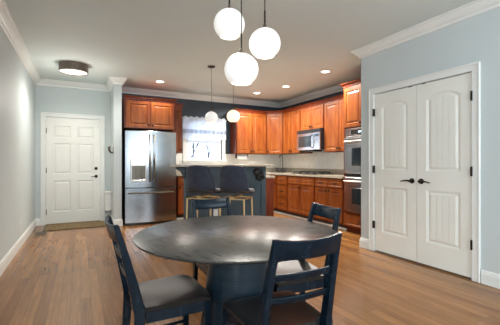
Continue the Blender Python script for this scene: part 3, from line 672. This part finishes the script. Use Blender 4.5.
# dark ornament hung on the island post
orn = thing('hanging_ornament', 'black scrolled iron hook ornament on the right end of the blue island', 'ornament', (2.62, IY, 0.95))
bm = bmesh.new(); lathe(bm, [(0, 0), (0.06, 0.0), (0.066, 0.02), (0.04, 0.05), (0, 0.055)], 18, mtx=Matrix.Translation((2.60, IY-0.0005, 1.00)) @ Matrix.Rotation(PI/2, 4, 'X'))
lathe(bm, [(0, 0), (0.04, 0.0), (0.045, 0.02), (0.03, 0.04), (0, 0.045)], 18, mtx=Matrix.Translation((2.67, IY-0.0125, 0.97)) @ Matrix.Rotation(PI/2, 4, 'X'))
obj('mount', bm, 'iron', orn, smooth=True)
bm = bmesh.new(); tube(bm, [(2.655+0.06*math.cos(a), IY-0.04-0.01*math.sin(a), 0.91+0.035*math.sin(a)) for a in [k*PI/10 for k in range(21)]], 0.02, 8); obj('ring', bm, 'iron', orn, smooth=True)

# ------------------------------------------------------------------ bar stools
def make_stool():
    s = thing('bar_stool', '', 'stool', group='bar stools at the island')
    # shell: v rows (y, z, halfwidth, wrap)  front faces +y
    rows = [(0.20, 0.735, 0.19, 0.0), (0.21, 0.755, 0.20, 0.005), (0.10, 0.750, 0.215, 0.02), (-0.02, 0.745, 0.22, 0.045), (-0.12, 0.765, 0.22, 0.075), (-0.175, 0.82, 0.22, 0.09), (-0.20, 0.90, 0.215, 0.09), (-0.215, 1.00, 0.20, 0.075), (-0.225, 1.085, 0.182, 0.06), (-0.228, 1.12, 0.168, 0.045)]
    bm = bmesh.new(); n = 12; G = []
    for k, (y, z, hw, wr) in enumerate(rows):
        r = []
        up = 1.0 if k < 4 else max(0.0, 1-(k-3)/2.5)
        for i in range(n+1):
            u = -1+2*i/n; a = abs(u)**2.4
            r.append(bm.verts.new((0.98*hw*u*(1-0.03*a), y+wr*a*(1-up)*1.1, z+wr*a*up*0.9-(0.02*a if k > 7 else 0))))
        G.append(r)
    for a, b in zip(G, G[1:]):
        for i in range(n): bm.faces.new((a[i], a[i+1], b[i+1], b[i]))
    bmesh.ops.recalc_face_normals(bm, faces=bm.faces[:]); bmesh.ops.solidify(bm, geom=bm.faces[:], thickness=0.035)
    sh = obj('shell', bm, 'velvet', s, smooth=True, local=True)
    md = sh.modifiers.new('smooth', 'SUBSURF'); md.levels = 1; md.render_levels = 1
    bm = bmesh.new(); box(bm, -0.185, 0.185, -0.13, 0.21, 0.765, 0.805, 0.018, 3); obj('seat_cushion', bm, 'brown_leather', s, smooth=True, local=True)
    bm = bmesh.new(); T = 0.70
    for sx in (-1, 1): box(bm, sx*0.16-0.010, sx*0.16+0.010, -0.17, 0.17, T-0.018, T)
    for yy in (-0.16, 0.16): box(bm, -0.15, 0.15, yy-0.010, yy+0.010, T-0.018, T)
    box(bm, -0.03, 0.03, -0.16, 0.16, T, T+0.022)
    obj('seat_frame', bm, 'brass', s, local=True)
    for sx in (-1, 1):
        for sy in (-1, 1):
            obj('leg', cyl(bmesh.new(), (sx*0.16, sy*0.16, T-0.018), (sx*0.175, sy*0.175, 0.0), 0.012, 0.010, 12), 'brass', s, smooth=True, local=True)
    bm = bmesh.new(); q = 0.16+0.015*(0.682-0.24)/0.682; cyl(bm, (-q, q, 0.24), (q, q, 0.24), 0.008); cyl(bm, (-q, -q, 0.24), (-q, q, 0.24), 0.008); cyl(bm, (q, -q, 0.24), (q, q, 0.24), 0.008)
    obj('footrest', bm, 'brass', s, smooth=True, local=True)
    return s
st = make_stool(); st.location = (1.445, 4.08, 0); st.rotation_euler = (0, 0, -0.74); st['label'] = 'grey blue velvet bar stool with brass legs, left of the pair, nearer the refrigerator'
dup(st, (1.815, 3.84, 0), -0.80, 'grey blue velvet bar stool with brass legs, right of the pair, nearer the right wall')

# ------------------------------------------------------------------ dining table
TX, TY, TR, TZ = 0.835, 1.745, 0.592, 0.74
tbl = thing('dining_table', 'round charcoal wood dining table on a flared blue black pedestal', 'table', (TX, TY, 0), math.radians(20))
obj('tabletop', lathe(bmesh.new(), [(0, TZ-0.028), (TR-0.05, TZ-0.028), (TR-0.008, TZ-0.016), (TR, TZ-0.008), (TR, TZ-0.002), (TR-0.003, TZ), (0, TZ)], 128), 'table', tbl, smooth=True, local=True)
obj('pedestal', lathe(bmesh.new(), [(0, 0), (0.248, 0), (0.250, 0.01), (0.157, TZ-0.05), (0.155, TZ-0.0285), (0, TZ-0.0285)], 96), 'pedestal', tbl, smooth=True, local=True)

# ------------------------------------------------------------------ dining chairs (front faces +y)
def make_chair():
    c = thing('dining_chair', '', 'chair', group='dining chairs around the table')
    SZ, ZT, WT, RK, WR, WF, DP = 0.45, 0.857, 0.326, 0.105, 0.36, 0.40, 0.38
    def post_center(z):
        if z >= SZ-0.03: s = (z-SZ+0.03)/(ZT-SZ+0.03); return -DP/2+0.005-RK*s**1.15, WR/2+(WT/2-WR/2)*s
        s = (SZ-0.03-z)/(SZ-0.03); return -DP/2+0.005-0.035*s**1.5, WR/2
    for sx in (-1, 1):
        secs = []
        for z in (0.0, 0.12, 0.25, 0.36, 0.42, 0.48, 0.58, 0.68, 0.78, 0.84, ZT-0.004, ZT):
            yc, xc = post_center(z); dpt = 0.030+0.022*max(0, 1-abs(z-0.44)/0.40); wd = 0.030
            if z > 0.6: dpt -= 0.006*(z-0.6)/0.27
            if z >= ZT: wd -= 0.006; dpt -= 0.008
            x0 = sx*(xc-wd/2); h_ = dpt/2; w_ = wd/2; e = 0.004
            secs.append([(x0-w_+e, yc-h_, z), (x0+w_-e, yc-h_, z), (x0+w_, yc-h_+e, z), (x0+w_, yc+h_-e, z), (x0+w_-e, yc+h_, z), (x0-w_+e, yc+h_, z), (x0-w_, yc+h_-e, z), (x0-w_, yc-h_+e, z)])
        obj('rear_leg', loft(bmesh.new(), secs), 'navy', c, smooth=True, local=True)
        bm = bmesh.new(); x1 = sx*(WF/2-0.025)
        loft(bm, [[(x1-a, DP/2-0.03-a, z), (x1+a, DP/2-0.03-a, z), (x1+a, DP/2-0.03+a, z), (x1-a, DP/2-0.03+a, z)] for a, z in ((0.013, 0), (0.018, 0.38), (0.018, SZ-0.029))])
        obj('front_leg', bm, 'navy', c, local=True)
    def rail(z0, z1, t, bulge, ovl=0.0, scoop=0.0):
        secs = []; n = 14
        for i in range(n+1):
            u = -1+2*i/n; zt = z1-scoop*(1-u*u); zb = z0-scoop*0.4*(1-u*u)
            r = []
            for z, dy in ((zb, -t/2+0.002), (zb, t/2-0.002), (zb+0.003, t/2), (zt-0.004, t/2), (zt, t/2-0.004), (zt, -t/2+0.004), (zt-0.004, -t/2), (zb+0.003, -t/2)):
                yc, xc = post_center(z); hw = xc-0.028+ovl; r.append((u*hw, yc-bulge*(1-u*u)+dy, z))
            secs.append(r)
        return loft(bmesh.new(), secs)
    obj('top_rail', rail(ZT-0.082, ZT+0.002, 0.020, 0.026, 0.026, 0.012), 'navy', c, smooth=True, local=True)
    obj('back_slat', rail(0.678, 0.708, 0.016, 0.014), 'navy', c, smooth=True, local=True)
    obj('back_slat', rail(0.578, 0.606, 0.016, 0.014), 'navy', c, smooth=True, local=True)
    # saddle seat
    bm = bmesh.new(); nx, ny = 16, 18; top = []; bot = []
    for j in range(ny+1):
        v = j/ny; y = -DP/2-0.0+DP*v+0.012*0; ra, rb = [], []
        hw = (WR/2-0.004)+(WF/2-WR/2+0.004)*v
        for i in range(nx+1):
            u = -1+2*i/nx; yy = y
            if v > 0.85: yy -= 0.018*(abs(u)**5)*((v-0.85)/0.15)
            edge = max(0, abs(u)-0.88)/0.12
            z = SZ+0.002-0.014*(1-abs(u)**2.2)*math.sin(PI*min(1, v*1.05))**0.7-0.004*edge**2
            if v > 0.8: z -= 0.012*((v-0.8)/0.2)**2
            ra.append(bm.verts.new((u*hw, yy, z))); rb.append(bm.verts.new((u*(hw-0.005), yy-(0.006 if v == 1 else 0), SZ-0.028)))
        top.append(ra); bot.append(rb)
    for j in range(ny):
        for i in range(nx):
            bm.faces.new((top[j][i], top[j][i+1], top[j+1][i+1], top[j+1][i])); bm.faces.new((bot[j][i], bot[j+1][i], bot[j+1][i+1], bot[j][i+1]))
    for j in range(ny):
        bm.faces.new((top[j][0], top[j+1][0], bot[j+1][0], bot[j][0])); bm.faces.new((top[j][nx], bot[j][nx], bot[j+1][nx], top[j+1][nx]))
    for i in range(nx):
        bm.faces.new((top[0][i], bot[0][i], bot[0][i+1], top[0][i+1])); bm.faces.new((top[ny][i], top[ny][i+1], bot[ny][i+1], bot[ny][i]))
    bmesh.ops.recalc_face_normals(bm, faces=bm.faces[:])
    # notch the seat in front of the posts: the seat stops 2 cm ahead of their centres
    for v in bm.verts:
        if v.co.y < -DP/2+0.031 and abs(v.co.x) > 0.13: v.co.y = -DP/2+0.031
    obj('seat', bm, 'seat', c, smooth=True, local=True)
    za, zb = SZ-0.082, SZ-0.029
    obj('apron', B(-WF/2+0.044, WF/2-0.044, DP/2-0.042, DP/2-0.022, za, zb), 'navy', c, local=True)
    obj('apron', B(-WR/2+0.032, WR/2-0.032, -DP/2+0.002, -DP/2+0.02, za, zb), 'navy', c, local=True)
    for sx in (-1, 1):
        bm = bmesh.new(); xa = sx*(WR/2-0.014); xb = sx*(WF/2-0.020)
        loft(bm, [[(x-0.008, y, za), (x+0.008, y, za), (x+0.008, y, zb), (x-0.008, y, zb)] for x, y in ((xa, -DP/2+0.033), (xb, DP/2-0.05))]); obj('apron', bm, 'navy', c, local=True)
        obj('stretcher', cyl(bmesh.new(), (sx*(WR/2-0.015), -DP/2-0.004, 0.16), (sx*(WF/2-0.025), DP/2-0.045, 0.16), 0.009), 'navy', c, local=True)
    return c
ch = make_chair(); ch.location = (0.43, 1.80, 0); ch.rotation_euler = (0, 0, -PI/2+0.04); ch['label'] = 'navy black wooden dining chair at the left of the table, seen side on'
G_ = 'dining chairs around the table'
dup(ch, (0.822, 1.322, 0), -0.045, 'navy black dining chair nearest the camera, its slatted back towards us', G_)
dup(ch, (0.955, 2.23, 0), PI, 'navy dining chair on the far side of the table, in front of the bar stools', G_)
dup(ch, (1.217, 1.768, 0), 1.45, 'navy dining chair at the right of the table, in front of the base cabinets', G_)

# ------------------------------------------------------------------ pendant lamps
def globe_prof(R_, cut=0.80):
    a0 = math.asin(min(1, cut*0.72)); p = []
    for k in range(0, 25):
        a = a0+(PI-0.12-a0)*k/24; p.append((R_*math.sin(a), -R_*0.97*math.cos(a)))
    q = [((r-0.004) if r > 0.02 else r, z+0.002) for r, z in p]
    return p, a0
def pendant(x, y, z, R_, label, group, m, mi, power, colr, canopy=True, ctop=None):
    t = thing('pendant_lamp', label, 'pendant lamp', (x, y, C), 0, group)
    p, a0 = globe_prof(R_)
    bm = lathe(bmesh.new(), p+[(0, R_*0.965)], 48, at=(x, y, z)); gl = obj('glass_globe', bm, m, t, smooth=True)
    bo = -R_*0.97*math.cos(a0); ro = R_*math.sin(a0)
    obj('globe_opening', lathe(bmesh.new(), [(ro-0.001, bo+0.001), (ro-0.004, bo+0.006), (0, bo+0.010)], 32, at=(x, y, z)), mi, gl, smooth=True)
    bm = bmesh.new(); lathe(bm, [(0, R_*0.94), (0.012, R_*0.94), (0.012, R_*0.97+0.012), (0.006, R_*0.97+0.03), (0, R_*0.97+0.03)], 20, at=(x, y, z)); obj('cap', bm, 'bronze', t, smooth=True)
    bm = bmesh.new(); cyl(bm, (x, y, z+R_), (x, y, C-0.002), 0.0032, n=8); cyl(bm, (x, y, z+R_*0.97+0.02), (x, y, z+R_+0.11), 0.0055, n=8); obj('cord', bm, 'knob', t)
    if canopy: obj('canopy', lathe(bmesh.new(), [(0, -0.001), (0.06, -0.001), (0.06, -0.014), (0.02, -0.028), (0, -0.028)], 28, at=(x, y, C)), 'knob', t, smooth=True)
    spot('pendant_bulb', (x, y, z-R_+0.012), power*2.2, colr, 160)
    return t
import math as _m
TH = math.radians(27.7)
def at(px, d): a = (px-250)/322*d; return (math.sin(TH)*d+math.cos(TH)*a, math.cos(TH)*d-math.sin(TH)*a)
GP = 'globe pendants over the dining table'
x, y = at(229.3, 2.08); pendant(x, y, 1.15+(163-24.5)/322*2.08, 0.1, 'white glass globe pendant over the table, left of the three', GP, M['globe'], M['globe_in'], 5, (1, .94, .84))
x, y = at(264.8, 2.04); pendant(x, y, 1.15+(163-43.8)/322*2.04, 0.1, 'white glass globe pendant over the table, right of the three', GP, M['globe'], M['globe_in'], 5, (1, .94, .84))
x, y = at(241.3, 1.87); pendant(x, y, 1.15+(163-70)/322*1.87, 0.0985, 'white glass globe pendant over the table, lowest of the three', GP, M['globe'], M['globe_in'], 5, (1, .94, .84))
GI = 'globe pendants over the island'
pendant(1.84, 4.83, 1.15+(163-117.6)/322*5.13, 0.10, 'small white globe pendant over the island, in front of the window', GI, M['globe_cool'], M['globe_in'], 4, (1, .9, .76))
pendant(2.225, 4.83, 1.15+(163-116.3)/322*5.3, 0.108, 'small warm glowing globe pendant over the island, in front of the cherry cabinets', GI, M['globe_warm'], M['globe_warm'], 7, (1, .72, .42))

# flush drum light
fl = thing('flush_ceiling_light', 'bronze drum ceiling light with white diffuser in front of the entry', 'ceiling light', (-0.10, 5.75, C))
obj('drum', lathe(bmesh.new(), [(0, -0.001), (0.205, -0.001), (0.205, -0.125), (0.197, -0.125), (0.197, -0.02), (0, -0.02)], 56, at=(-0.10, 5.75, C)), 'bronze', fl, smooth=True)
obj('diffuser', lathe(bmesh.new(), [(0.196, -0.112), (0.15, -0.120), (0, -0.122)], 48, at=(-0.10, 5.75, C)), 'diffuser', fl, smooth=True)
point('flush_glow', (-0.10, 5.75, C-0.6), 7, (1, .95, .88), 0.15)
spot('flush_bulb', (-0.10, 5.75, C-0.13), 48, (1, .95, .88), 165)
GR = 'recessed lights in the kitchen ceiling'
for px, py, lb in ((160, 81.5, 'round recessed ceiling light above the refrigerator'), (325.5, 71.5, 'round recessed ceiling light nearest the pantry wall'), (286, 86.5, 'round recessed ceiling light in front of the right wall cabinets'), (257, 93, 'round recessed ceiling light furthest back, nearest the kitchen corner')):
    d = (C-1.15)*322/(163-py); x, y = at(px, d)
    r = thing('recessed_light', lb, 'ceiling light', (x, y, C), 0, GR)
    obj('trim_ring', lathe(bmesh.new(), [(0.062, -0.0005), (0.088, -0.0005), (0.085, -0.007), (0.064, -0.005), (0.062, -0.0005)], 32, at=(x, y, C)), 'trim', r, smooth=True)
    obj('lamp_lens', lathe(bmesh.new(), [(0, -0.001), (0.062, -0.001), (0.061, -0.004), (0, -0.005)], 32, at=(x, y, C)), 'lamp', r, smooth=True)
    spot('downlight', (x, y, C-0.02), 60 if px == 160 else 150, (1, .94, .86))

# ------------------------------------------------------------------ entry bits
dm = thing('doormat', 'brown coir doormat on the floor in front of the entry door', 'doormat', (-0.07, 6.72, 0))
obj('pile', B(-0.55, 0.46, 6.42, 6.95, 0.001, 0.016, bev=0.005), 'mat', dm); bm = bmesh.new()
obj('border', B(-0.575, 0.485, 6.395, 6.975, 0.0005, 0.006, bev=0.002), 'knob', dm)
fv = thing('floor_vent', 'tan metal floor vent beside the left baseboard near the entry', 'vent', (-0.56, 6.15, 0))
obj('vent_frame', B(-0.66, -0.48, 5.98, 6.36, 0.0003, 0.005, bev=0.002), 'vent', fv)
bm = bmesh.new()
for i in range(12): box(bm, -0.645, -0.495, 6.0+i*0.028, 6.015+i*0.028, 0.005, 0.008)
obj('grille', bm, 'bronze', fv)
wb = thing('wall_box', 'white plastic box mounted low on the wall right of the entry door', 'box', (0.44, 6.9, 0.2))
bm = bmesh.new(); box(bm, 0.415, 0.5125, 6.78, 7.032, 0.22, 0.56, 0.012, 2); obj('housing', bm, 'plate', wb)
bm = bmesh.new(); box(bm, 0.405, 0.5125, 6.76, 7.032, 0.561, 0.60, 0.008, 2); obj('lid', bm, 'plate', wb)
bm = bmesh.new(); box(bm, 0.5125, 0.5298, 6.80, 7.03, 0.24, 0.58); obj('mounting_plate', bm, 'plate', wb)
ck2 = thing('coat_hook', 'dark bronze double coat hook on the narrow wall end beside the entry', 'hook', (0.53, 6.42, 1.40))
bm = bmesh.new(); box(bm, 0.522, 0.5298, 6.40, 6.44, 1.33, 1.45, 0.002); obj('back_plate', bm, 'bronze', ck2)
for s in (-1, 1):
    bm = bmesh.new(); tube(bm, [(0.522, 6.42, 1.34), (0.485, 6.42+s*0.05, 1.34), (0.455, 6.42+s*0.08, 1.385), (0.46, 6.42+s*0.085, 1.45)], [0.014, 0.013, 0.013, 0.020]); obj('prong', bm, 'bronze', ck2, smooth=True)
